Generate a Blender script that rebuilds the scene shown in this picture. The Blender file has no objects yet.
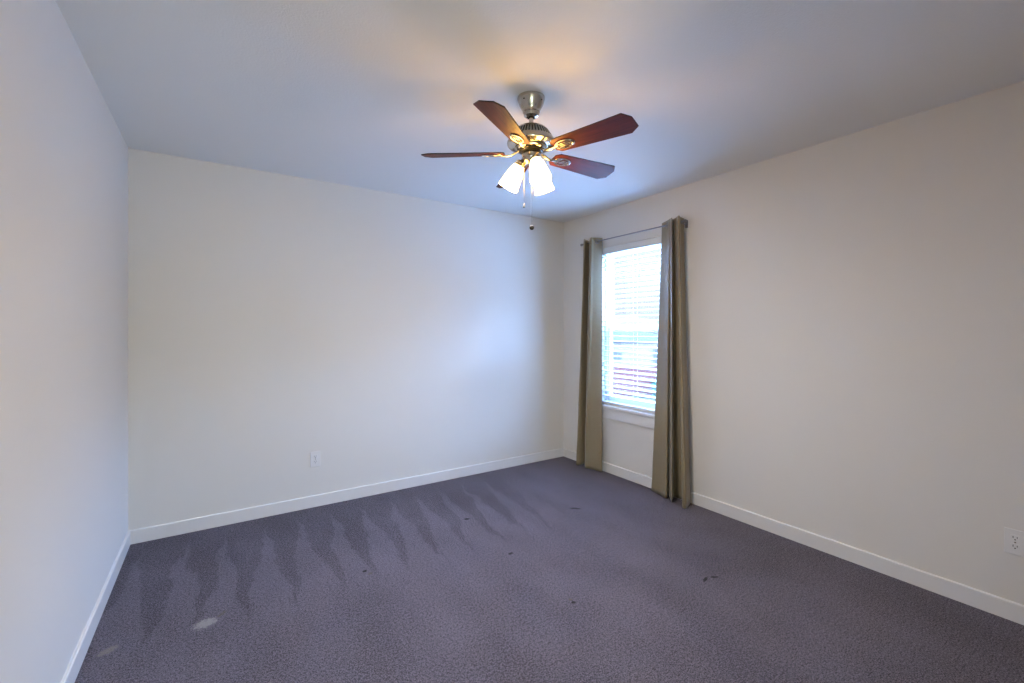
import bpy, bmesh, math, random
from mathutils import Vector, Matrix
random.seed(7)
C = bpy.context.scene.collection
S = bpy.context.scene
R = math.radians
PI = math.pi

# ------------------------------------------------------------------ camera, sky, exposure
XL, XR, YB, YF, H = -0.459, 3.020, 3.591, -0.22, 2.44     # room shell (metres)
cam_d = bpy.data.cameras.new('camera')
cam = bpy.data.objects.new('camera', cam_d); C.objects.link(cam)
cam.location = (0, 0, 1.3243)
cam.rotation_euler = (R(90), 0, R(-33.454))
cam_d.sensor_width = 36.0
cam_d.lens = 445.78 / 1024 * 36
cam_d.shift_y = -12.33 / 1024
cam_d.clip_start = 0.01
S.camera = cam

world = bpy.data.worlds.new('overcast_sky'); S.world = world
world.use_nodes = True
wn = world.node_tree.nodes; wl = world.node_tree.links
bg = wn['Background']
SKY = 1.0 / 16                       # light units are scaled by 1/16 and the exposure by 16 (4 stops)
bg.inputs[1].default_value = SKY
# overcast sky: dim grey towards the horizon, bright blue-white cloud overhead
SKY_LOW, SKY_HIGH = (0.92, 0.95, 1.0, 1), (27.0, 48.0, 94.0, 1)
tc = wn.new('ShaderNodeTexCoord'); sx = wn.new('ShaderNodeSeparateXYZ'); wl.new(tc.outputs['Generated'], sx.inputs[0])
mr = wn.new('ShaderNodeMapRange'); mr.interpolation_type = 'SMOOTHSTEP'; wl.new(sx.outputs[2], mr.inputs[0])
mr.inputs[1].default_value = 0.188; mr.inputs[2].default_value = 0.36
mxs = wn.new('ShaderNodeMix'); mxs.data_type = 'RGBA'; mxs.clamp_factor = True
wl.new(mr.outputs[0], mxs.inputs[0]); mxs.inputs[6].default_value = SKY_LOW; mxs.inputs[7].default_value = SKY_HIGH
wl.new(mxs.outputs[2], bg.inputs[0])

# window opening portal: lets the sky light be sampled through the window
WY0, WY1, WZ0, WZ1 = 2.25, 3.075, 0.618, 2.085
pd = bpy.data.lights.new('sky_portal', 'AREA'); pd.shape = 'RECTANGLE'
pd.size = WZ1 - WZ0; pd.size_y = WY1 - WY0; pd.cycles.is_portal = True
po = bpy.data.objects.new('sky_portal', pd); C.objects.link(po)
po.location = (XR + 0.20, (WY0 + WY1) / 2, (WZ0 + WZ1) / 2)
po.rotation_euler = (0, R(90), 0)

# unseen fill light added behind the doorway the photographer stands in
hd = bpy.data.lights.new('hall_fill_light', 'POINT'); hd.shadow_soft_size = 0.14
hd.energy = 52 / 16; hd.color = (0.88, 1.0, 0.78)
ho = bpy.data.objects.new('hall_fill_light', hd); C.objects.link(ho)
ho.location = (-0.25, -1.05, 1.25)

S.cycles.use_guiding = True
S.cycles.sample_clamp_indirect = 3.0
S.view_settings.view_transform = 'Standard'
S.view_settings.look = 'None'
S.view_settings.gamma = 1.0
S.view_settings.use_curve_mapping = False
S.view_settings.exposure = 4.0
LAMP_SHADE, LAMP_BULB = 32.0 / 16, 690.0 / 16
SHADE_COL, BULB_COL = (1.0, 0.55, 0.13, 1), (0.97, 1.0, 1.08, 1)

# ------------------------------------------------------------------ helpers
def mat(name, col, rough=0.6, metal=0.0, spec=0.5):
    m = bpy.data.materials.new(name); m.use_nodes = True
    b = m.node_tree.nodes['Principled BSDF']
    b.inputs['Base Color'].default_value = (*col, 1)
    b.inputs['Roughness'].default_value = rough
    b.inputs['Metallic'].default_value = metal
    b.inputs['Specular IOR Level'].default_value = spec
    return m

class NT:
    """small node-building helper"""
    def __init__(s, m):
        s.t = m.node_tree; s.b = s.t.nodes.get('Principled BSDF')
        s.out = s.t.nodes.get('Material Output')
    def n(s, kind, **kw):
        x = s.t.nodes.new(kind)
        for k, v in kw.items(): setattr(x, k, v)
        return x
    def l(s, a, b): s.t.links.new(a, b)
    def put(s, sock, v):
        if hasattr(v, 'node'): s.l(v, sock)
        else: sock.default_value = v
    def math(s, op, a, b=0.0, c=None, clamp=False):
        x = s.n('ShaderNodeMath', operation=op, use_clamp=clamp)
        s.put(x.inputs[0], a); s.put(x.inputs[1], b)
        if c is not None: s.put(x.inputs[2], c)
        return x.outputs[0]
    def step(s, v, a, b):            # smooth 0..1 between a and b
        x = s.n('ShaderNodeMapRange', interpolation_type='SMOOTHSTEP')
        s.put(x.inputs[0], v); s.put(x.inputs[1], a); s.put(x.inputs[2], b)
        return x.outputs[0]
    def mix(s, f, a, b):
        x = s.n('ShaderNodeMix', data_type='RGBA')
        s.put(x.inputs[0], f); s.put(x.inputs[6], a); s.put(x.inputs[7], b)
        return x.outputs[2]
    def noise(s, vec, scale, detail=2.0, rough=0.5):
        x = s.n('ShaderNodeTexNoise'); s.l(vec, x.inputs['Vector'])
        x.inputs['Scale'].default_value = scale; x.inputs['Detail'].default_value = detail
        x.inputs['Roughness'].default_value = rough
        return x.outputs[0]
    def coord(s, which='Object'):
        return s.n('ShaderNodeTexCoord').outputs[which]
    def scaled(s, vec, sc):
        x = s.n('ShaderNodeMapping'); s.l(vec, x.inputs[0]); x.inputs['Scale'].default_value = sc
        return x.outputs[0]
    def bump(s, h, strength, dist):
        x = s.n('ShaderNodeBump'); x.inputs['Strength'].default_value = strength
        x.inputs['Distance'].default_value = dist; s.l(h, x.inputs['Height'])
        s.l(x.outputs[0], s.b.inputs['Normal'])

def obj(name, bm, m, parent=None, smooth=False, angle=None):
    me = bpy.data.meshes.new(name)
    bmesh.ops.recalc_face_normals(bm, faces=bm.faces)
    bm.to_mesh(me); bm.free()
    if smooth:
        for p in me.polygons: p.use_smooth = True
        if angle: me.set_sharp_from_angle(angle=R(angle))
    me.materials.append(m)
    o = bpy.data.objects.new(name, me); C.objects.link(o)
    if parent is not None: o.parent = parent
    return o

def empty(name, loc=(0, 0, 0), rotz=0.0):
    o = bpy.data.objects.new(name, None); C.objects.link(o)
    o.location = loc; o.rotation_euler = (0, 0, rotz); o.empty_display_size = 0.05
    return o

def tag(o, label, cat, group=None):
    o['label'] = label; o['category'] = cat
    if group: o['group'] = group
    return o

def structure(o, label=None):
    o['kind'] = 'structure'
    if label: o['label'] = label
    return o

def box(bm, x0, x1, y0, y1, z0, z1, bevel=0.0, mx=None, seg=2):
    r = bmesh.ops.create_cube(bm, size=1.0)
    vs = r['verts']
    for v in vs:
        v.co = Vector((x0 + (v.co.x + .5) * (x1 - x0), y0 + (v.co.y + .5) * (y1 - y0), z0 + (v.co.z + .5) * (z1 - z0)))
    if bevel:
        es = list({e for v in vs for e in v.link_edges})
        q = bmesh.ops.bevel(bm, geom=es, offset=bevel, segments=seg, affect='EDGES', profile=0.5)
        vs = list({v for f in q['faces'] for v in f.verts} | {v for v in vs if v.is_valid})
    if mx is not None: bmesh.ops.transform(bm, matrix=mx, verts=vs)
    return vs

def lathe(bm, prof, n=48, mx=None, closed=False):
    """prof: list of (r, z) revolved round z"""
    rings = []
    for r, z in prof:
        if r < 1e-5: rings.append([bm.verts.new((0, 0, z))])
        else: rings.append([bm.verts.new((r * math.cos(2 * PI * k / n), r * math.sin(2 * PI * k / n), z)) for k in range(n)])
    pairs = list(zip(rings, rings[1:]))
    if closed: pairs.append((rings[-1], rings[0]))
    for a, b in pairs:
        for k in range(n):
            k2 = (k + 1) % n
            if len(a) == 1 and len(b) == 1: continue
            if len(a) == 1: bm.faces.new((a[0], b[k], b[k2]))
            elif len(b) == 1: bm.faces.new((a[k], a[k2], b[0]))
            else: bm.faces.new((a[k], a[k2], b[k2], b[k]))
    vs = [v for r in rings for v in r]
    if mx is not None: bmesh.ops.transform(bm, matrix=mx, verts=vs)
    return vs

def tube(bm, pts, rad, n=10, flat=1.0):
    """swept tube along pts; rad number or list; flat squashes the section vertically"""
    pts = [Vector(p) for p in pts]
    if not isinstance(rad, (list, tuple)): rad = [rad] * len(pts)
    rings = []
    for i, p in enumerate(pts):
        t = (pts[min(i + 1, len(pts) - 1)] - pts[max(i - 1, 0)]).normalized()
        up = Vector((0, 0, 1)) if abs(t.z) < 0.95 else Vector((1, 0, 0))
        s = t.cross(up).normalized(); u = s.cross(t).normalized()
        rings.append([bm.verts.new(p + s * rad[i] * math.cos(2 * PI * k / n) + u * rad[i] * flat * math.sin(2 * PI * k / n)) for k in range(n)])
    for a, b in zip(rings, rings[1:]):
        for k in range(n): bm.faces.new((a[k], a[(k + 1) % n], b[(k + 1) % n], b[k]))
    bm.faces.new(rings[0][::-1]); bm.faces.new(rings[-1])

def torus(bm, R0, r0, n=32, k=10, mx=None, sx=1.0):
    vs = []
    rings = []
    for i in range(n):
        a = 2 * PI * i / n
        ring = []
        for j in range(k):
            b = 2 * PI * j / k
            ring.append(bm.verts.new(((R0 + r0 * math.cos(b)) * math.cos(a) * sx, (R0 + r0 * math.cos(b)) * math.sin(a), r0 * math.sin(b))))
        rings.append(ring); vs += ring
    for i in range(n):
        a, b = rings[i], rings[(i + 1) % n]
        for j in range(k): bm.faces.new((a[j], b[j], b[(j + 1) % k], a[(j + 1) % k]))
    if mx is not None: bmesh.ops.transform(bm, matrix=mx, verts=vs)

def sphere(bm, c, r, u=16, v=10, sc=(1, 1, 1)):
    bmesh.ops.create_uvsphere(bm, u_segments=u, v_segments=v, radius=r,
                              matrix=Matrix.Translation(c) @ Matrix.Diagonal((*sc, 1)))

def catmull(P, m):
    P = [Vector(p) for p in P]; out = []
    for i in range(len(P) - 1):
        p0 = P[max(i - 1, 0)]; p1 = P[i]; p2 = P[i + 1]; p3 = P[min(i + 2, len(P) - 1)]
        for k in range(m):
            t = k / m
            out.append(0.5 * ((2 * p1) + (p2 - p0) * t + (2 * p0 - 5 * p1 + 4 * p2 - p3) * t * t + (3 * p1 - p0 - 3 * p2 + p3) * t ** 3))
    out.append(P[-1]); return out

# ------------------------------------------------------------------ materials
def wall_mat(name, col, bump=0.12, scale=210):
    m = mat(name, col, 0.75, spec=0.25); t = NT(m); v = t.coord()
    h = t.noise(v, scale, 3, 0.6); t.bump(h, bump, 0.004)
    return m
M_WALL = wall_mat('cream_orange_peel_wall', (0.765, 0.74, 0.70))
M_CEIL = wall_mat('textured_ceiling_paint', (0.84, 0.84, 0.83), 0.25, 120)
M_TRIM = mat('white_semigloss_trim', (0.80, 0.785, 0.77), 0.35)
M_VINYL = mat('white_vinyl', (0.80, 0.84, 0.87), 0.35)
M_SLAT = mat('white_blind_slat', (0.80, 0.80, 0.79), 0.4)
M_PLATE = mat('white_outlet_plastic', (0.80, 0.79, 0.78), 0.3)
M_DARK = mat('dark_slot', (0.015, 0.014, 0.014), 0.6)
M_BRONZE = mat('dark_pewter', (0.27, 0.265, 0.285), 0.30, 0.9)
M_BOB = mat('dark_bronze_bob', (0.035, 0.03, 0.028), 0.6, 0.3)
M_NICKEL = mat('brushed_nickel', (0.46, 0.43, 0.38), 0.22, 1.0)
M_BLACK = mat('black_metal', (0.02, 0.018, 0.016), 0.4, 0.6)

def carpet_mat():
    m = mat('plum_grey_cut_pile_carpet', (0.16, 0.145, 0.165), 0.95, spec=0.05)
    t = NT(m); v = t.coord()
    sep = t.n('ShaderNodeSeparateXYZ'); t.l(v, sep.inputs[0]); X, Y = sep.outputs[0], sep.outputs[1]
    fine = t.noise(v, 190, 3, 0.75)
    mid = t.noise(v, 80, 3, 0.7)
    big = t.noise(v, 2.2, 3, 0.55)
    # vacuum wedges: start at the back wall, widen towards the middle of the room
    dist = t.math('SUBTRACT', 3.42, Y)
    wob = t.math('MULTIPLY', t.math('ADD', t.math('MULTIPLY', t.math('SUBTRACT', t.noise(v, 3.0, 2), 0.5), 0.16), t.math('MULTIPLY', t.math('SUBTRACT', t.noise(t.scaled(v, (1, 0.4, 1)), 38.0, 2), 0.5), 0.045)), 1.0)
    xs = t.math('ADD', t.math('ADD', X, t.math('MULTIPLY', dist, t.math('MULTIPLY_ADD', X, 0.075, 0.02))), wob)
    tri = t.math('PINGPONG', t.math('ADD', xs, 10.0 + 0.03), 0.105)
    tri = t.math('DIVIDE', tri, 0.105)                                   # 0 at wedge axis .. 1 between
    width = t.math('MULTIPLY', dist, 0.92, clamp=True)
    wedge = t.math('SUBTRACT', 1.0, t.step(tri, t.math('SUBTRACT', width, 0.13), t.math('ADD', width, 0.07)))
    fade = t.math('MULTIPLY', t.math('SUBTRACT', 1.0, t.step(dist, 0.80, 1.35)), t.math('SUBTRACT', 1.0, t.step(X, 1.7, 2.3)))
    band = t.math('MULTIPLY', t.math('SUBTRACT', wedge, 0.75), fade)     # -0.75 .. 0.25
    # pile brushed in broad arcs over the rest of the floor
    arc = t.noise(t.scaled(v, (1.6, 0.7, 1.0)), 2.6, 2, 0.5)
    tone = t.math('ADD', t.math('MULTIPLY', t.math('SUBTRACT', fine, 0.5), 5.6), t.math('MULTIPLY', t.math('SUBTRACT', mid, 0.5), 2.0))
    tone = t.math('ADD', tone, t.math('MULTIPLY', band, 0.27))
    tone = t.math('ADD', tone, t.math('MULTIPLY', t.math('SUBTRACT', arc, 0.5), 0.55))
    tone = t.math('ADD', tone, t.math('MULTIPLY', t.math('SUBTRACT', big, 0.5), 0.35))
    fac = t.math('ADD', tone, 0.5, clamp=True)
    col = t.mix(fac, (0.038, 0.032, 0.040, 1), (0.240, 0.207, 0.260, 1))
    # little snags, furniture dents and two flattened pale patches
    def spot(px, py, rx, ry, rot, colr, strength):
        nonlocal col
        c, s_ = math.cos(rot), math.sin(rot)
        dx = t.math('SUBTRACT', X, px); dy = t.math('SUBTRACT', Y, py)
        a = t.math('DIVIDE', t.math('ADD', t.math('MULTIPLY', dx, c), t.math('MULTIPLY', dy, s_)), rx)
        b = t.math('DIVIDE', t.math('SUBTRACT', t.math('MULTIPLY', dy, c), t.math('MULTIPLY', dx, s_)), ry)
        d = t.math('SQRT', t.math('ADD', t.math('MULTIPLY', a, a), t.math('MULTIPLY', b, b)))
        d = t.math('ADD', d, t.math('MULTIPLY', t.math('SUBTRACT', mid, 0.5), 2.6 if strength < 0.8 and rx > 0.02 else 1.0))
        k = t.math('MULTIPLY', t.math('SUBTRACT', 1.0, t.step(d, 0.6, 1.1)), strength)
        col = t.mix(k, col, colr)
    D = (0.006, 0.005, 0.006, 1); P = (0.42, 0.40, 0.37, 1); B = (0.13, 0.11, 0.085, 1)
    spot(-0.045, 2.435, 0.050, 0.038, 0.2, P, 0.75); spot(0.018, 2.475, 0.030, 0.012, 0.8, B, 0.7)
    spot(-0.375, 2.45, 0.040, 0.022, 0.5, (0.30, 0.27, 0.22, 1), 0.6)
    spot(0.672, 2.480, 0.016, 0.012, 0.6, D, 0.95); spot(0.690, 2.44, 0.018, 0.012, 0.3, B, 0.7)
    spot(1.45, 2.77, 0.024, 0.016, -0.3, D, 0.95); spot(1.445, 2.20, 0.018, 0.012, 0.2, D, 0.95)
    spot(1.440, 1.640, 0.013, 0.011, 0.0, D, 1.0); spot(1.443, 1.665, 0.012, 0.010, 0.0, B, 0.8)
    spot(2.205, 2.49, 0.048, 0.012, -0.75, D, 1.0)
    spot(2.155, 1.405, 0.034, 0.010, 0.35, D, 1.0); spot(2.215, 1.392, 0.030, 0.009, -0.5, D, 1.0)
    t.l(col, t.b.inputs['Base Color'])
    t.bump(t.math('ADD', t.math('MULTIPLY', fine, 0.8), t.math('MULTIPLY', mid, 0.5)), 0.9, 0.012)
    t.b.inputs['Sheen Weight'].default_value = 0.15
    t.b.inputs['Sheen Roughness'].default_value = 0.5
    return m
M_CARPET = carpet_mat()

def wood_mat():
    m = mat('mahogany_blade_veneer', (0.16, 0.03, 0.015), 0.5, spec=0.22); t = NT(m); v = t.coord()
    g = t.noise(t.scaled(v, (3.0, 60.0, 60.0)), 2.2, 4, 0.6)
    g2 = t.noise(t.scaled(v, (1.5, 16.0, 16.0)), 2.0, 2, 0.5)
    f = t.math('ADD', t.math('MULTIPLY', t.math('SUBTRACT', g, 0.5), 1.6), g2, clamp=True)
    col = t.mix(f, (0.030, 0.006, 0.005, 1), (0.150, 0.027, 0.015, 1))
    t.l(col, t.b.inputs['Base Color'])
    t.b.inputs['Coat Weight'].default_value = 0.03; t.b.inputs['Coat Roughness'].default_value = 0.25
    return m
M_WOOD = wood_mat()
M_EDGE = mat('dark_blade_edge', (0.020, 0.008, 0.007), 0.4)

def fabric_mat():
    m = mat('khaki_satin_curtain', (0.34, 0.285, 0.195), 0.50, spec=0.4); t = NT(m); v = t.coord()
    w = t.noise(t.scaled(v, (260, 260, 24)), 3.0, 2, 0.6)
    col = t.mix(w, (0.255, 0.205, 0.125, 1), (0.335, 0.272, 0.172, 1)); t.l(col, t.b.inputs['Base Color'])
    wr = t.noise(t.scaled(v, (9, 9, 9)), 1.0, 3, 0.5)
    t.bump(wr, 0.25, 0.02)
    t.b.inputs['Sheen Weight'].default_value = 0.3; t.b.inputs['Sheen Roughness'].default_value = 0.35
    # thin cloth lets a little daylight through
    tr = t.n('ShaderNodeBsdfTranslucent'); tr.inputs[0].default_value = (0.36, 0.30, 0.20, 1)
    mx = t.n('ShaderNodeMixShader'); mx.inputs[0].default_value = 0.05
    t.l(t.b.outputs[0], mx.inputs[1]); t.l(tr.outputs[0], mx.inputs[2]); t.l(mx.outputs[0], t.out.inputs[0])
    return m
M_FABRIC = fabric_mat()

def glass_mat(name, tint=(1, 1, 1), refl=0.06):
    m = bpy.data.materials.new(name); m.use_nodes = True; t = NT(m)
    tr = t.n('ShaderNodeBsdfTransparent'); tr.inputs[0].default_value = (*tint, 1)
    gl = t.n('ShaderNodeBsdfGlossy'); gl.inputs['Roughness'].default_value = 0.02
    mx = t.n('ShaderNodeMixShader'); mx.inputs[0].default_value = refl
    t.l(tr.outputs[0], mx.inputs[1]); t.l(gl.outputs[0], mx.inputs[2]); t.l(mx.outputs[0], t.out.inputs[0])
    return m
M_GLASS = glass_mat('window_glass', (0.95, 0.98, 1.0))

def screen_mat():
    m = bpy.data.materials.new('insect_screen_mesh'); m.use_nodes = True; t = NT(m)
    tr = t.n('ShaderNodeBsdfTransparent'); df = t.n('ShaderNodeBsdfDiffuse'); df.inputs[0].default_value = (0.035, 0.032, 0.030, 1)
    mx = t.n('ShaderNodeMixShader'); mx.inputs[0].default_value = 0.22
    t.l(tr.outputs[0], mx.inputs[1]); t.l(df.outputs[0], mx.inputs[2]); t.l(mx.outputs[0], t.out.inputs[0])
    return m
M_SCREEN = screen_mat()

def lamp_mat(name, strength, col):
    m = bpy.data.materials.new(name); m.use_nodes = True; t = NT(m)
    t.b.inputs['Base Color'].default_value = (0.85, 0.82, 0.76, 1); t.b.inputs['Roughness'].default_value = 0.25
    t.b.inputs['Emission Color'].default_value = col; t.b.inputs['Emission Strength'].default_value = strength
    return m
M_SHADE = lamp_mat('lit_frosted_glass', LAMP_SHADE, SHADE_COL)
M_BULB = lamp_mat('lit_bulb', LAMP_BULB, BULB_COL)

# ------------------------------------------------------------------ room shell
def simple_box(name, m, *dims, bevel=0.0, parent=None):
    bm = bmesh.new(); box(bm, *dims, bevel=bevel); return obj(name, bm, m, parent)

WT = 0.14
structure(simple_box('floor', M_CARPET, XL - WT, XR + WT, YF - 0.06, YB + WT, -0.12, 0.0), 'plum-grey cut pile carpet with vacuum marks')
structure(simple_box('ceiling', M_CEIL, XL - WT, XR + WT, YF - 0.12, YB + WT, H, H + 0.12), 'white lightly textured ceiling')
structure(simple_box('wall_left', M_WALL, XL - WT, XL, YF - 0.12, YB + WT, 0, H))
structure(simple_box('wall_back', M_WALL, XL, XR, YB, YB + WT, 0, H))
bm = bmesh.new()                                           # right wall with the window opening
box(bm, XR, XR + WT, YF - 0.12, WY0, 0, H); box(bm, XR, XR + WT, WY1, YB + WT, 0, H)
box(bm, XR, XR + WT, WY0, WY1, 0, WZ0 - 0.026); box(bm, XR, XR + WT, WY0, WY1, WZ1, H)
structure(obj('wall_right', bm, M_WALL))
bm = bmesh.new()                                           # wall behind the camera with the doorway
box(bm, XL, -0.41, YF - 0.12, YF, 0, H); box(bm, 0.42, XR, YF - 0.12, YF, 0, H); box(bm, -0.41, 0.42, YF - 0.12, YF, 2.03, H)
structure(obj('wall_front', bm, M_WALL))
# little hallway beyond the doorway
structure(simple_box('floor_hall', M_CARPET, -0.8, 1.3, -1.8, YF - 0.06, -0.12, 0.0))
structure(simple_box('ceiling_hall', M_CEIL, -0.8, 1.3, -1.8, YF - 0.12, H, H + 0.12))
structure(simple_box('wall_hall_left', M_WALL, -0.9, -0.8, -1.9, YF - 0.12, 0, H))
structure(simple_box('wall_hall_right', M_WALL, 1.3, 1.4, -1.9, YF - 0.12, 0, H))
structure(simple_box('wall_hall_end', M_WALL, -0.8, 1.3, -1.9, -1.8, 0, H))

def baseboard(name, axis, a, b, wallpos, side):
    """profile: flat board with a small eased top edge; side = +1/-1 direction into the room"""
    th, h = 0.0125, 0.085
    prof = [(0, 0), (th, 0), (th, h - 0.004), (th - 0.004, h), (0, h)]
    bm = bmesh.new(); ends = []
    for e in (a, b):
        if axis == 'y': ends.append([bm.verts.new((wallpos + side * p, e, z)) for p, z in prof])
        else: ends.append([bm.verts.new((e, wallpos + side * p, z)) for p, z in prof])
    for k in range(len(prof)):
        k2 = (k + 1) % len(prof); bm.faces.new((ends[0][k], ends[0][k2], ends[1][k2], ends[1][k]))
    bm.faces.new(ends[0]); bm.faces.new(ends[1])
    structure(obj(name, bm, M_TRIM))
baseboard('baseboard_left', 'y', YF, YB - 0.0125, XL, 1)
baseboard('baseboard_back', 'x', XL, XR, YB, -1)
baseboard('baseboard_right', 'y', YF, YB - 0.0125, XR, -1)

# ------------------------------------------------------------------ window
win = structure(empty('window_1', (XR, (WY0 + WY1) / 2, WZ0)), 'white vinyl single-hung window with bright overcast daylight')
def wbox(bm, x0, x1, y0, y1, z0, z1, bevel=0.002):
    box(bm, x0 - win.location.x, x1 - win.location.x, y0 - win.location.y, y1 - win.location.y, z0 - win.location.z, z1 - win.location.z, bevel=bevel)
def ring(bm, x0, x1, y0, y1, z0, z1, w, wb=None, wt=None):
    wb = wb or w; wt = wt or w
    wbox(bm, x0, x1, y0, y0 + w, z0, z1); wbox(bm, x0, x1, y1 - w, y1, z0, z1)
    wbox(bm, x0, x1, y0 + w, y1 - w, z0, z0 + wb); wbox(bm, x0, x1, y0 + w, y1 - w, z1 - wt, z1)
FX = XR + 0.072
bm = bmesh.new(); ring(bm, FX, FX + 0.068, WY0, WY1, WZ0, WZ1, 0.034); obj('window_frame', bm, M_VINYL, win)
ZM = 1.325
bm = bmesh.new(); ring(bm, FX + 0.034, FX + 0.060, WY0 + 0.034, WY1 - 0.034, ZM, WZ1 - 0.034, 0.032, 0.040)
up = obj('upper_sash', bm, M_VINYL, win)
bm = bmesh.new(); wbox(bm, FX + 0.046, FX + 0.050, WY0 + 0.06, WY1 - 0.06, ZM + 0.035, WZ1 - 0.06, 0); obj('glass_pane', bm, M_GLASS, up)
bm = bmesh.new(); ring(bm, FX + 0.006, FX + 0.033, WY0 + 0.034, WY1 - 0.034, WZ0 + 0.034, ZM + 0.030, 0.036, 0.05, 0.034)
lo = obj('lower_sash', bm, M_VINYL, win)
bm = bmesh.new(); wbox(bm, FX + 0.018, FX + 0.022, WY0 + 0.066, WY1 - 0.066, WZ0 + 0.08, ZM, 0); obj('glass_pane', bm, M_GLASS, lo)
bm = bmesh.new(); wbox(bm, FX + 0.001, FX + 0.012, (WY0 + WY1) / 2 - 0.03, (WY0 + WY1) / 2 + 0.03, ZM + 0.028, ZM + 0.042); obj('sash_lock', bm, M_VINYL, lo)
bm = bmesh.new(); wbox(bm, FX + 0.062, FX + 0.0635, WY0 + 0.034, WY1 - 0.034, WZ0 + 0.034, ZM + 0.01, 0); obj('insect_screen', bm, M_SCREEN, win)
bm = bmesh.new(); wbox(bm, XR - 0.030, XR + 0.0, WY0 - 0.05, WY1 + 0.05, WZ0 - 0.026, WZ0, 0.004); wbox(bm, XR - 0.002, FX + 0.002, WY0 + .0005, WY1 - .0005, WZ0 - 0.026, WZ0, 0.0)
obj('window_sill', bm, M_TRIM, win)
bm = bmesh.new(); box(bm, XR - 0.015, XR, WY0 - 0.035, WY1 + 0.035, 0.500, WZ0 - 0.026, bevel=0.002)
structure(obj('trim_1', bm, M_TRIM), 'white apron board under the window sill')

# ------------------------------------------------------------------ venetian blind
bl = empty('window_blind', (XR + 0.035, (WY0 + WY1) / 2, WZ0 + 0.002))
tag(bl, 'white two-inch horizontal slat blind hanging open in the window', 'blind')
bx, by, bz = bl.location
def bbox(bm, x0, x1, y0, y1, z0, z1, bevel=0.0): box(bm, x0 - bx, x1 - bx, y0 - by, y1 - by, z0 - bz, z1 - bz, bevel=bevel)
SY0, SY1 = WY0 + 0.008, WY1 - 0.008
bm = bmesh.new(); bbox(bm, XR + 0.014, XR + 0.060, SY0, SY1, WZ1 - 0.048, WZ1 - 0.001, 0.002); obj('head_rail', bm, M_SLAT, bl)
bm = bmesh.new(); bbox(bm, XR + 0.001, XR + 0.011, WY0 + 0.003, WY1 - 0.003, WZ1 - 0.062, WZ1 - 0.002, 0.003); obj('valance', bm, M_SLAT, bl)
zs = []
SLAT_SLOPE = math.tan(R(3))
z = WZ1 - 0.085
while z > WZ0 + 0.045: zs.append(z); z -= 0.0463
bm = bmesh.new()
for z in zs:
    n = 7; rows = []
    for i in range(n + 1):
        f = i / n * 2 - 1
        x = XR + 0.035 + f * 0.025; dz = 0.0022 * (1 - f * f) + f * 0.025 * SLAT_SLOPE   # room edge tipped slightly down
        rows.append((x, dz))
    top = [[bm.verts.new((x - bx, y - by, z + dz + 0.0027 - bz)) for x, dz in rows] for y in (SY0, SY1)]
    bot = [[bm.verts.new((x - bx, y - by, z + dz - 0.0027 - bz)) for x, dz in rows] for y in (SY0, SY1)]
    for i in range(n):
        bm.faces.new((top[0][i], top[0][i + 1], top[1][i + 1], top[1][i]))
        bm.faces.new((bot[0][i], bot[1][i], bot[1][i + 1], bot[0][i + 1]))
        for e in (0, 1): bm.faces.new((top[e][i], bot[e][i], bot[e][i + 1], top[e][i + 1]))
    for i in (0, n): bm.faces.new((top[0][i], top[1][i], bot[1][i], bot[0][i]))
obj('slats', bm, M_SLAT, bl)
bm = bmesh.new(); bbox(bm, XR + 0.010, XR + 0.060, SY0, SY1, WZ0 + 0.002, WZ0 + 0.030, 0.004); obj('bottom_rail', bm, M_SLAT, bl)
for f in (0.14, 0.5, 0.86):
    y = SY0 + (SY1 - SY0) * f
    bm = bmesh.new()
    for xx in (XR + 0.0085, XR + 0.0615): tube(bm, [(xx - bx, y - by, WZ0 + 0.02 - bz), (xx - bx, y - by, WZ1 - 0.05 - bz)], 0.0008, 6)
    obj('ladder_cord', bm, M_SLAT, bl)

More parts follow.
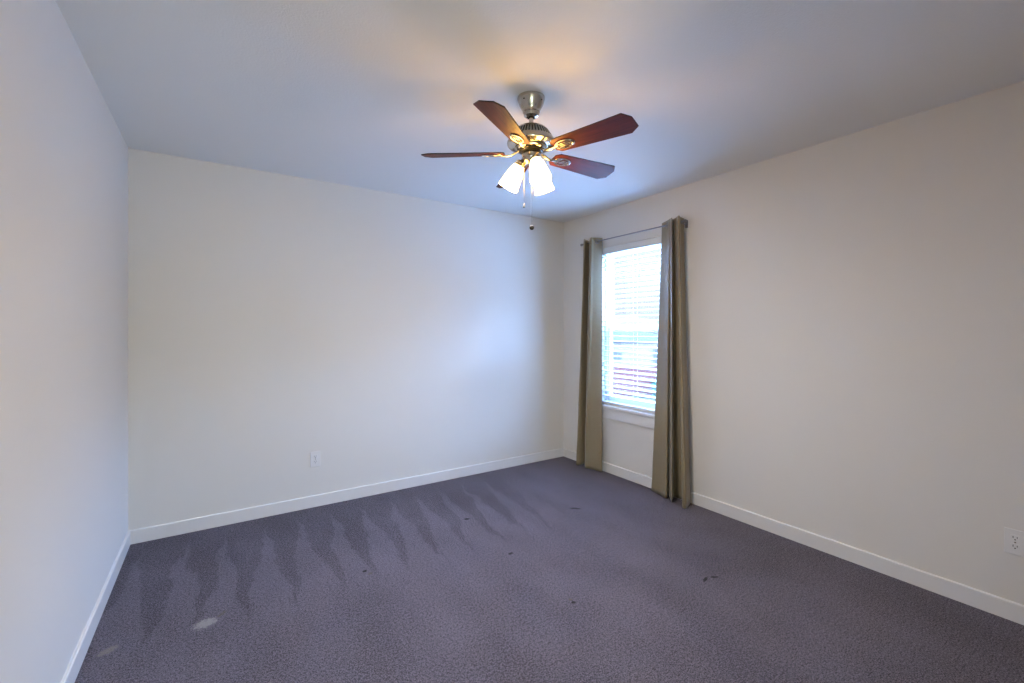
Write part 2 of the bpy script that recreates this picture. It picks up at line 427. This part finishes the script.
# ------------------------------------------------------------------ curtains
def curtain(name, label, top, bot, z_top, z_bot, groms):
    """cross-sections given as (y, distance from wall) at the top hem and at the bottom hem"""
    ys = [p[0] for p in top + bot]; ox, oy = XR - 0.07, sum(ys) / len(ys)
    root = empty(name, (ox, oy, z_bot)); tag(root, label, 'curtain', 'khaki grommet curtains')
    T = catmull([(XR - d, y, 0) for y, d in top], 8); Bm = catmull([(XR - d, y, 0) for y, d in bot], 8)
    nz = 60; bm = bmesh.new(); rows = []
    for k in range(nz + 1):
        f = k / nz; z = z_top + (z_bot - z_top) * f
        g = f ** 1.15
        row = []
        for i, (a, b) in enumerate(zip(T, Bm)):
            p = a.lerp(b, g)
            s = i / (len(T) - 1)
            wr = 0.0025 * math.sin(f * 23 + s * 9) * f + 0.0018 * math.sin(f * 61 - s * 17) * f
            d = min(XR - 0.014, p.x + wr)
            row.append(bm.verts.new((d - ox, p.y + wr * 0.6 - oy, z - z_bot + (0.004 * math.sin(s * 7) if k == nz else 0))))
        rows.append(row)
    for a, b in zip(rows, rows[1:]):
        for i in range(len(T) - 1): bm.faces.new((a[i], a[i + 1], b[i + 1], b[i]))
    cl = obj('curtain_panel', bm, M_FABRIC, root, smooth=True)
    md = cl.modifiers.new('thickness', 'SOLIDIFY'); md.thickness = 0.0025; md.offset = 0
    # stitched bottom hem
    bm = bmesh.new(); hrow = []
    for zz in (0.078, 0.081):
        k = (z_top - (z_bot + zz)) / (z_top - z_bot)
        g = k ** 1.15; hrow.append([a.lerp(b, g) for a, b in zip(T, Bm)])
    pts = []
    for i in range(len(T)):
        p = hrow[0][i]; q = hrow[0][min(i + 1, len(T) - 1)] - hrow[0][max(i - 1, 0)]
        k = (z_top - (z_bot + 0.08)) / (z_top - z_bot); s = i / (len(T) - 1)
        wr = 0.0025 * math.sin(k * 23 + s * 9) * k + 0.0018 * math.sin(k * 61 - s * 17) * k
        pts.append((min(XR - 0.014, p.x + wr) - ox, p.y + wr * 0.6 - oy, 0.08))
    tube(bm, pts, 0.0021, 6); obj('hem_seam', bm, M_FABRIC, cl, smooth=True)
    for gy, gd, ny, nx in groms:
        nv = Vector((nx, ny, 0)).normalized()
        q = Vector((0, 0, 1)).rotation_difference(nv).to_matrix().to_4x4()
        bm = bmesh.new(); torus(bm, 0.0185, 0.0042, 28, 8, Matrix.Translation((XR - gd - ox, gy - oy, 2.142 - z_bot)) @ q)
        obj('grommet', bm, M_BRONZE, root, smooth=True)
    return root

LT = [(3.008, .020), (3.013, .040), (3.022, .070), (3.037, .100), (3.053, .125), (3.118, .080), (3.156, .035), (3.175, .030), (3.158, .075), (3.141, .125), (3.197, .080), (3.222, .020)]
LB = [(2.975, 0.06), (3.01, 0.075), (3.056, 0.088), (3.104, 0.1), (3.14, 0.112), (3.191, 0.075), (3.236, 0.03), (3.254, 0.022), (3.249, 0.075), (3.265, 0.112), (3.305, 0.07), (3.324, 0.02)]
RT = [(2.332, 0.03), (2.262, 0.065), (2.211, 0.095), (2.202, 0.098), (2.171, 0.12), (2.185, .10), (2.198, .078), (2.200, .068), (2.19, .070), (2.178, .080), (2.156, 0.09), (2.125, .115), (2.102, 0.128), (2.124, 0.08), (2.137, 0.018)]
RB = [(2.42, 0.05), (2.312, 0.08), (2.233, 0.105), (2.274, 0.03), (2.158, 0.138), (2.185, .10), (2.205, .06), (2.22, .018), (2.13, .015), (2.078, .03), (2.084, .085), (2.068, .135), (2.03, 0.149), (2.052, 0.08), (2.081, 0.018)]
curtain('curtain', 'khaki floor-length grommet curtain nearer the room corner, left of the window', LT, LB, 2.176, 0.008,
        [(3.022, .070, -0.97, -0.26)])
curtain('curtain', 'wider khaki grommet curtain right of the window, flaring into deep folds', RT, RB, 2.178, 0.006,
        [(2.252, .070, 0.5, -0.86)])

# rod
rz, rx = 2.142, XR - 0.07
rod = empty('curtain_rod', (rx, 2.67, rz)); tag(rod, 'thin dark metal curtain rod above the window', 'curtain rod')
bm = bmesh.new(); tube(bm, [(0, -0.560, 0), (0, 0.548, 0)], 0.0052, 14); obj('rod', bm, M_BRONZE, rod, smooth=True, angle=40)
for sgn, yy in ((-1, -0.560), (1, 0.548)):
    mx = Matrix.Translation((0, yy, 0)) @ Matrix.Rotation(R(-90 * sgn), 4, 'X')
    bm = bmesh.new(); lathe(bm, [(0, 0), (0.010, 0), (0.011, 0.005), (0.008, 0.008), (0.012, 0.014), (0.0135, 0.021), (0.011, 0.028), (0.005, 0.032), (0, 0.033)], 24, mx)
    obj('finial', bm, M_BRONZE, rod, smooth=True, angle=40)
for yy in (-0.545, 0.528):
    bm = bmesh.new()
    tube(bm, [(0.002, yy, -0.0095), (0.03, yy, -0.0105), (0.0635, yy, -0.0105)], 0.0042, 10)
    box(bm, 0.0635, 0.07, yy - 0.012, yy + 0.012, -0.038, 0.022, bevel=0.002)
    torus(bm, 0.0095, 0.0028, 20, 8, Matrix.Translation((0, yy, 0)) @ Matrix.Rotation(R(90), 4, 'X'))
    obj('bracket', bm, M_BRONZE, rod, smooth=True, angle=40)

# ------------------------------------------------------------------ outlets
def outlet(label, loc, rotz):
    """local frame: plate faces -y"""
    root = empty('wall_outlet', loc, rotz); tag(root, label, 'outlet', 'duplex wall outlets')
    bm = bmesh.new(); box(bm, -0.035, 0.035, -0.0055, 0.0, -0.0575, 0.0575, bevel=0.0028); obj('cover_plate', bm, M_PLATE, root)
    for s in (-1, 1):
        zc = s * 0.0195
        bm = bmesh.new()
        ring_ = []
        for k in range(32):
            a = 2 * PI * k / 32
            x = 0.0172 * math.cos(a); zz = max(-0.0140, min(0.0140, 0.0172 * math.sin(a)))
            ring_.append((x, zz))
        f0 = [bm.verts.new((x, -0.0045, zc + zz)) for x, zz in ring_]; f1 = [bm.verts.new((x * 0.97, -0.0078, zc + zz * 0.97)) for x, zz in ring_]
        for k in range(32): bm.faces.new((f0[k], f0[(k + 1) % 32], f1[(k + 1) % 32], f1[k]))
        bm.faces.new(f1); bm.faces.new(f0[::-1])
        face = obj('receptacle', bm, M_PLATE, root)
        bm = bmesh.new()
        box(bm, -0.0075, -0.0052, -0.0082, -0.0074, zc - 0.001, zc + 0.0078)
        box(bm, 0.0052, 0.0075, -0.0082, -0.0074, zc + 0.000, zc + 0.0068)
        bmesh.ops.create_cone(bm, cap_ends=True, segments=14, radius1=0.0027, radius2=0.0027, depth=0.0008,
                              matrix=Matrix.Translation((0, -0.0078, zc - 0.0068)) @ Matrix.Rotation(R(90), 4, 'X'))
        obj('slots', bm, M_DARK, face)
    bm = bmesh.new(); lathe(bm, [(0.0032, 0), (0.0032, 0.001), (0.002, 0.0016), (0, 0.0017)], 16, Matrix.Translation((0, -0.0054, 0)) @ Matrix.Rotation(R(90), 4, 'X'))
    obj('screw', bm, M_NICKEL, root)
outlet('white duplex outlet low on the back wall, left of centre', (0.610, YB, 0.354), 0.0)
outlet('white duplex outlet on the right wall above the baseboard at the photo edge', (XR, 0.428, 0.3585), R(-90))

# ------------------------------------------------------------------ ceiling fan
FXC, FYC = 1.2625, 1.7430
fan = empty('ceiling_fan', (FXC, FYC, 2.055))
tag(fan, 'five-blade mahogany and nickel ceiling fan with three lit frosted shades', 'ceiling fan')
Z0 = 2.055
def zl(prof): return [(r, z - Z0) for r, z in prof]
bm = bmesh.new(); lathe(bm, zl([(0.0, 2.4399), (0.066, 2.4399), (0.0665, 2.432), (0.064, 2.424), (0.058, 2.405), (0.047, 2.385), (0.041, 2.374), (0.041, 2.369), (0.038, 2.366),
                              (0.037, 2.360), (0.034, 2.351), (0.024, 2.344), (0.017, 2.343), (0.016, 2.356), (0.0, 2.356)]), 56)
can = obj('canopy', bm, M_NICKEL, fan, smooth=True, angle=35)
for k in range(4):
    a = R(20 + 90 * k); bm = bmesh.new(); sphere(bm, (0.060 * math.cos(a), 0.060 * math.sin(a), 2.413 - Z0), 0.0035, 10, 8); obj('screw', bm, M_BLACK, can, smooth=True)
bm = bmesh.new(); sphere(bm, (0, 0, 2.352 - Z0), 0.0150, 20, 12); obj('hanger_ball', bm, M_BLACK, fan, smooth=True)
bm = bmesh.new(); lathe(bm, zl([(0.0110, 2.352), (0.0110, 2.300), (0.016, 2.299), (0.016, 2.290), (0, 2.290)]), 24); obj('downrod', bm, M_NICKEL, fan, smooth=True, angle=35)
# motor housing with vented dome
bm = bmesh.new(); lathe(bm, zl([(0.0, 2.298), (0.030, 2.298), (0.052, 2.296), (0.072, 2.288), (0.083, 2.277), (0.107, 2.238), (0.1155, 2.226), (0.117, 2.217), (0.114, 2.210), (0.102, 2.207), (0.082, 2.205),
                              (0.0775, 2.202), (0.078, 2.196), (0.073, 2.189), (0.062, 2.186), (0.0, 2.186)]), 72)
mot = obj('motor_housing', bm, M_NICKEL, fan, smooth=True, angle=40)
bm = bmesh.new()
for k in range(44):
    a = 2 * PI * k / 44
    d = Vector((math.cos(a), math.sin(a), 0)); t_ = Vector((-d.y, d.x, 0))
    p0 = d * 0.0850 + Vector((0, 0, 2.2738 - Z0)); p1 = d * 0.1055 + Vector((0, 0, 2.2405 - Z0))
    nrm = (d * 0.0333 + Vector((0, 0, 0.0205))).normalized() * 0.0007
    w = 0.0032
    bm.faces.new([bm.verts.new(q + nrm) for q in (p0 - t_ * w, p0 + t_ * w, p1 + t_ * w * 1.1, p1 - t_ * w * 1.1)])
obj('vent_slots', bm, M_BLACK, mot)
bm = bmesh.new(); lathe(bm, zl([(0.058, 2.1875), (0.060, 2.180), (0.050, 2.172), (0.0, 2.172)]), 40); obj('flywheel', bm, M_BLACK, fan, smooth=True, angle=35)
bm = bmesh.new(); lathe(bm, zl([(0.034, 2.173), (0.044, 2.171), (0.0465, 2.166), (0.046, 2.146), (0.042, 2.134), (0.034, 2.125), (0.022, 2.118), (0.010, 2.115), (0.0, 2.114)]), 48)
obj('switch_housing', bm, M_NICKEL, fan, smooth=True, angle=35)

# blades and blade irons
ZB = 2.173
def blade_outline():
    r0, r1 = 0.128, 0.529
    w0, w1 = 0.048, 0.066
    return [(r0, -w0 * 0.60), (r0 + 0.022, -w0), (r1 - 0.032, -w1), (r1 - 0.001, -w1 * 0.42), (r1, w1 * 0.55), (r1 - 0.040, w1), (r0 + 0.022, w0), (r0, w0 * 0.60)]
for k in range(5):
    ang = R(-0.9 + 72 * k)
    M0 = Matrix.Rotation(ang, 4, 'Z')
    Mt = M0 @ Matrix.Translation((0, 0, ZB - Z0)) @ Matrix.Rotation(R(-14), 4, 'X')     # leading edge pitched
    bm = bmesh.new(); o_ = blade_outline(); th = 0.0055
    a = [bm.verts.new((x, y, -th / 2)) for x, y in o_]; b = [bm.verts.new((x, y, th / 2)) for x, y in o_]
    bm.faces.new(a[::-1]); bm.faces.new(b)
    for i in range(len(o_)):
        j = (i + 1) % len(o_); bm.faces.new((a[i], a[j], b[j], b[i]))
    bmesh.ops.bevel(bm, geom=[e for e in bm.edges if abs(e.verts[0].co.z - e.verts[1].co.z) < 1e-6], offset=0.0012, segments=2, affect='EDGES')
    bl_ = obj('blade', bm, M_WOOD, fan); bl_.matrix_local = Mt
    bl_.data.materials.append(M_EDGE)
    for p in bl_.data.polygons:
        if abs(p.normal.z) < 0.9: p.material_index = 1
    # iron: arm sweeping from the flywheel, ending in an oval slotted medallion under the blade
    bm = bmesh.new()
    pts = [(0.050, 0, 0.012), (0.072, 0, 0.004), (0.096, 0, -0.008), (0.118, 0, -0.0115), (0.140, 0, -0.0085), (0.158, 0, -0.0065)]
    tube(bm, catmull(pts, 4), [0.0095] * 8 + [0.0078] * 8 + [0.0088] * 5, 10, flat=0.55)
    torus(bm, 0.026, 0.0042, 36, 8, Matrix.Translation((0.190, 0, -0.0060)) @ Matrix.Diagonal((1.72, 1.0, 0.8, 1)))
    for yy in (-0.010, 0.0, 0.010):
        L = 0.036 * math.sqrt(1 - (yy / 0.024) ** 2)
        box(bm, 0.190 - L, 0.190 + L, yy - 0.0024, yy + 0.0024, -0.0082, -0.0032, bevel=0.001, seg=1)
    ir = obj('blade_iron', bm, M_NICKEL, fan, smooth=True, angle=40); ir.matrix_local = Mt
    for sx, sy in ((0.162, 0), (0.218, 0.0)):
        bm = bmesh.new(); sphere(bm, (sx, sy, -0.0085), 0.0032, 10, 6, (1, 1, 0.5)); obj('screw', bm, M_BRONZE, ir, smooth=True)

# light kit: three arms, sockets and frosted bell shades, all lit
TILT = R(61)
for ang in (256, 134, 18):
    a = R(ang); d = Vector((math.cos(a), math.sin(a), 0)); ax = (d * math.cos(TILT) - Vector((0, 0, math.sin(TILT)))).normalized()
    neck = d * 0.052 + Vector((0, 0, 2.128 - Z0))
    q = Vector((0, 0, 1)).rotation_difference(ax).to_matrix().to_4x4()
    Mx = Matrix.Translation(neck) @ q                      # local +z runs from the neck to the open rim
    bm = bmesh.new(); tube(bm, catmull([d * 0.022 + Vector((0, 0, 2.146 - Z0)), d * 0.038 + Vector((0, 0, 2.142 - Z0)), neck - ax * 0.004], 5), 0.010, 12); 
    obj('lamp_arm', bm, M_NICKEL, fan, smooth=True)
    bm = bmesh.new(); lathe(bm, [(0.0, -0.012), (0.014, -0.012), (0.021, -0.006), (0.0245, 0.002), (0.0260, 0.020), (0.0235, 0.022), (0.0, 0.022)], 32); 
    so = obj('socket_cup', bm, M_NICKEL, fan, smooth=True, angle=35); so.matrix_local = Mx
    bm = bmesh.new()
    lathe(bm, [(0.0235, 0.012), (0.0275, 0.020), (0.0335, 0.036), (0.0385, 0.058), (0.0425, 0.084), (0.0470, 0.112), (0.0500, 0.130),
               (0.0480, 0.130), (0.0450, 0.112), (0.0405, 0.084), (0.0365, 0.058), (0.0315, 0.036), (0.0255, 0.020), (0.0215, 0.013)], 40, closed=True)
    sh = obj('lamp_shade', bm, M_SHADE, fan, smooth=True, angle=50); sh.matrix_local = Mx
    bm = bmesh.new(); lathe(bm, [(0.0, 0.022), (0.012, 0.022), (0.0125, 0.040), (0.018, 0.055), (0.0255, 0.075), (0.0275, 0.090), (0.024, 0.104), (0.014, 0.114), (0.0, 0.117)], 24)
    bu = obj('bulb', bm, M_BULB, fan, smooth=True); bu.matrix_local = Mx
# pull chains
Rv = Vector((0.8343, -0.5513, 0))
for off, zt, zb, rr in ((-0.034, 2.140, 1.912, 0.006), (0.003, 2.116, 1.806, 0.011)):
    p = Rv * off + Vector((-0.02, -0.028, 0))
    bm = bmesh.new(); tube(bm, [(p.x, p.y, zt - Z0), (p.x, p.y, zb - Z0)], 0.0008, 6)
    ch = obj('pull_chain', bm, M_NICKEL, fan)
    bm = bmesh.new()
    if rr > 0.008: sphere(bm, (p.x, p.y, zb - Z0), rr, 20, 12)
    else: lathe(bm, [(0, 0.012), (0.003, 0.010), (0.0055, -0.004), (0.0045, -0.012), (0, -0.013)], 16, Matrix.Translation((p.x, p.y, zb - Z0)))
    obj('chain_bob', bm, M_BOB, ch, smooth=True)

# ------------------------------------------------------------------ the view outside (first storey drop of 2.8 m)
G = -2.8
fw = Vector((0.5513, 0.8343, 0)); rt = Vector((0.8343, -0.5513, 0))
def ncol(name, a, b, scale, rough=0.8, sc=(1, 1, 1)):
    m = mat(name, a, rough, spec=0.2); t = NT(m); v = t.coord()
    t.l(t.mix(t.noise(t.scaled(v, sc), scale, 3, 0.6), (*a, 1), (*b, 1)), t.b.inputs['Base Color']); return m
M_LAWN = ncol('dry_lawn', (0.028, 0.022, 0.010), (0.042, 0.032, 0.016), 3.0)
M_WALK = ncol('pale_concrete', (0.70, 0.70, 0.69), (0.76, 0.76, 0.75), 2.0)
M_FENCE = ncol('red_stained_cedar', (0.074, 0.021, 0.0165), (0.092, 0.027, 0.021), 4.0, sc=(1, 1, 0.1))
M_SIDING = ncol('siding', (0.165, 0.118, 0.082), (0.185, 0.132, 0.094), 1.0)
M_ROOF = ncol('dark_shingles', (0.0105, 0.0072, 0.0046), (0.014, 0.0098, 0.0064), 5.0)
M_HGLASS = mat('house_window_glass', (0.07, 0.055, 0.04), 0.4)
M_BIN = mat('teal_plastic', (0.012, 0.064, 0.038), 0.5)
rotF = math.atan2(rt.y, rt.x)
o = simple_box('ground_outside', M_LAWN, 3.6, 160, -110, 160, G - 0.2, G); structure(o, 'dark lawn outside the window')
o = simple_box('floor_bounce', M_WALK, 3.7, 17.0, -25.0, 17.0, G, G + 0.03); structure(o, 'unseen pale ground below the window, added to bounce daylight indoors')  # pale reflecting slab, out of view, added to throw daylight up to the ceiling
o = empty('concrete_walkway', fw * 24.5 + rt * 8.0 + Vector((0, 0, G)), rotF)
bm = bmesh.new(); box(bm, -12, 12, -2.6, 0.6, 0.0, 0.02); w_ = obj('floor_walkway', bm, M_WALK); w_.matrix_world = Matrix.Translation(o.location) @ Matrix.Rotation(rotF, 4, 'Z')
bpy.data.objects.remove(o); structure(w_, 'pale concrete walkway in front of the red fence')

fe = empty('wooden_fence', fw * 27.2 + rt * 6.2 + Vector((0, 0, G)), rotF); tag(fe, 'red-stained wooden board fence seen through the blind', 'fence')
bm = bmesh.new()
for i in range(70): box(bm, i * 0.15, i * 0.15 + 0.142, -0.012, 0.012, 0.03, 1.80 + 0.012 * math.sin(i * 2.1))
obj('boards', bm, M_FENCE, fe)
for zz in (0.35, 0.95, 1.55):
    bm = bmesh.new(); box(bm, 0, 10.5, 0.012, 0.055, zz, zz + 0.09); obj('rail', bm, M_FENCE, fe)
for i in range(5):
    bm = bmesh.new(); box(bm, i * 2.6, i * 2.6 + 0.10, 0.055, 0.155, 0, 1.85); obj('post', bm, M_FENCE, fe)
bn = empty('wheeled_bin', fw * 26.6 + rt * 8.75 + Vector((0, 0, G)), rotF); tag(bn, 'teal wheeled bin standing before the red fence outside', 'bin')
bm = bmesh.new(); vs = box(bm, -0.33, 0.33, -0.36, 0.36, 0.08, 1.02, bevel=0.03)
for v in vs:
    s = 0.78 + 0.22 * (v.co.z - 0.08) / 0.94; v.co.x *= s; v.co.y *= s
obj('bin_body', bm, M_BIN, bn)
bm = bmesh.new(); box(bm, -0.36, 0.36, -0.40, 0.38, 1.02, 1.09, bevel=0.025); obj('lid', bm, M_BIN, bn)
for s in (-1, 1):
    bm = bmesh.new(); bmesh.ops.create_cone(bm, cap_ends=True, segments=20, radius1=0.10, radius2=0.10, depth=0.06, matrix=Matrix.Translation((s * 0.30, 0.26, 0.10)) @ Matrix.Rotation(R(90), 4, 'Y'))
    obj('wheel', bm, M_DARK, bn)

def house(label, dist, xc, w, dep, eave, peak, ridge, wins):
    h = empty('house', fw * dist + rt * xc + Vector((0, 0, G)), rotF); tag(h, label, 'house', 'houses beyond the fence')
    bm = bmesh.new(); box(bm, -w / 2, w / 2, 0, dep, 0, eave); obj('walls', bm, M_SIDING, h)
    bm = bmesh.new(); e = 0.12
    b = [bm.verts.new(p) for p in ((-w / 2 - e, -e, eave), (w / 2 + e, -e, eave), (w / 2 + e, dep + e, eave), (-w / 2 - e, dep + e, eave))]
    t = [bm.verts.new(p) for p in ((-ridge / 2, dep / 2, peak), (ridge / 2, dep / 2, peak))]
    bm.faces.new(b[::-1]); bm.faces.new((b[0], b[1], t[1], t[0])); bm.faces.new((b[1], b[2], t[1])); bm.faces.new((b[2], b[3], t[0], t[1])); bm.faces.new((b[3], b[0], t[0]))
    obj('roof', bm, M_ROOF, h)
    for x, z, ww, hh in wins:
        bm = bmesh.new(); ww2 = ww / 2
        box(bm, x - ww2 - .08, x + ww2 + .08, -0.05, 0.0, z - .08, z); box(bm, x - ww2 - .08, x + ww2 + .08, -0.05, 0.0, z + hh, z + hh + .08)
        box(bm, x - ww2 - .08, x - ww2, -0.05, 0.0, z, z + hh); box(bm, x + ww2, x + ww2 + .08, -0.05, 0.0, z, z + hh); box(bm, x - .03, x + .03, -0.05, 0.0, z, z + hh)
        fr = obj('window', bm, M_SIDING, h)
        bm = bmesh.new(); box(bm, x - ww2, x + ww2, -0.02, 0.0, z, z + hh); obj('pane', bm, M_HGLASS, fr)
house('far pale house with a grey hip roof on the horizon', 62, 17.0, 11.0, 10.0, 4.8, 6.15, 1.8, [(-2, 2.8, 1.4, 1.2), (2.5, 2.8, 1.4, 1.2)])
house('nearer low pale house behind the red fence', 38, 10.2, 9.5, 7.0, 3.0, 3.9, 4.0, [(-1.6, 1.5, 1.6, 0.8), (2.4, 1.1, 1.2, 1.3)])
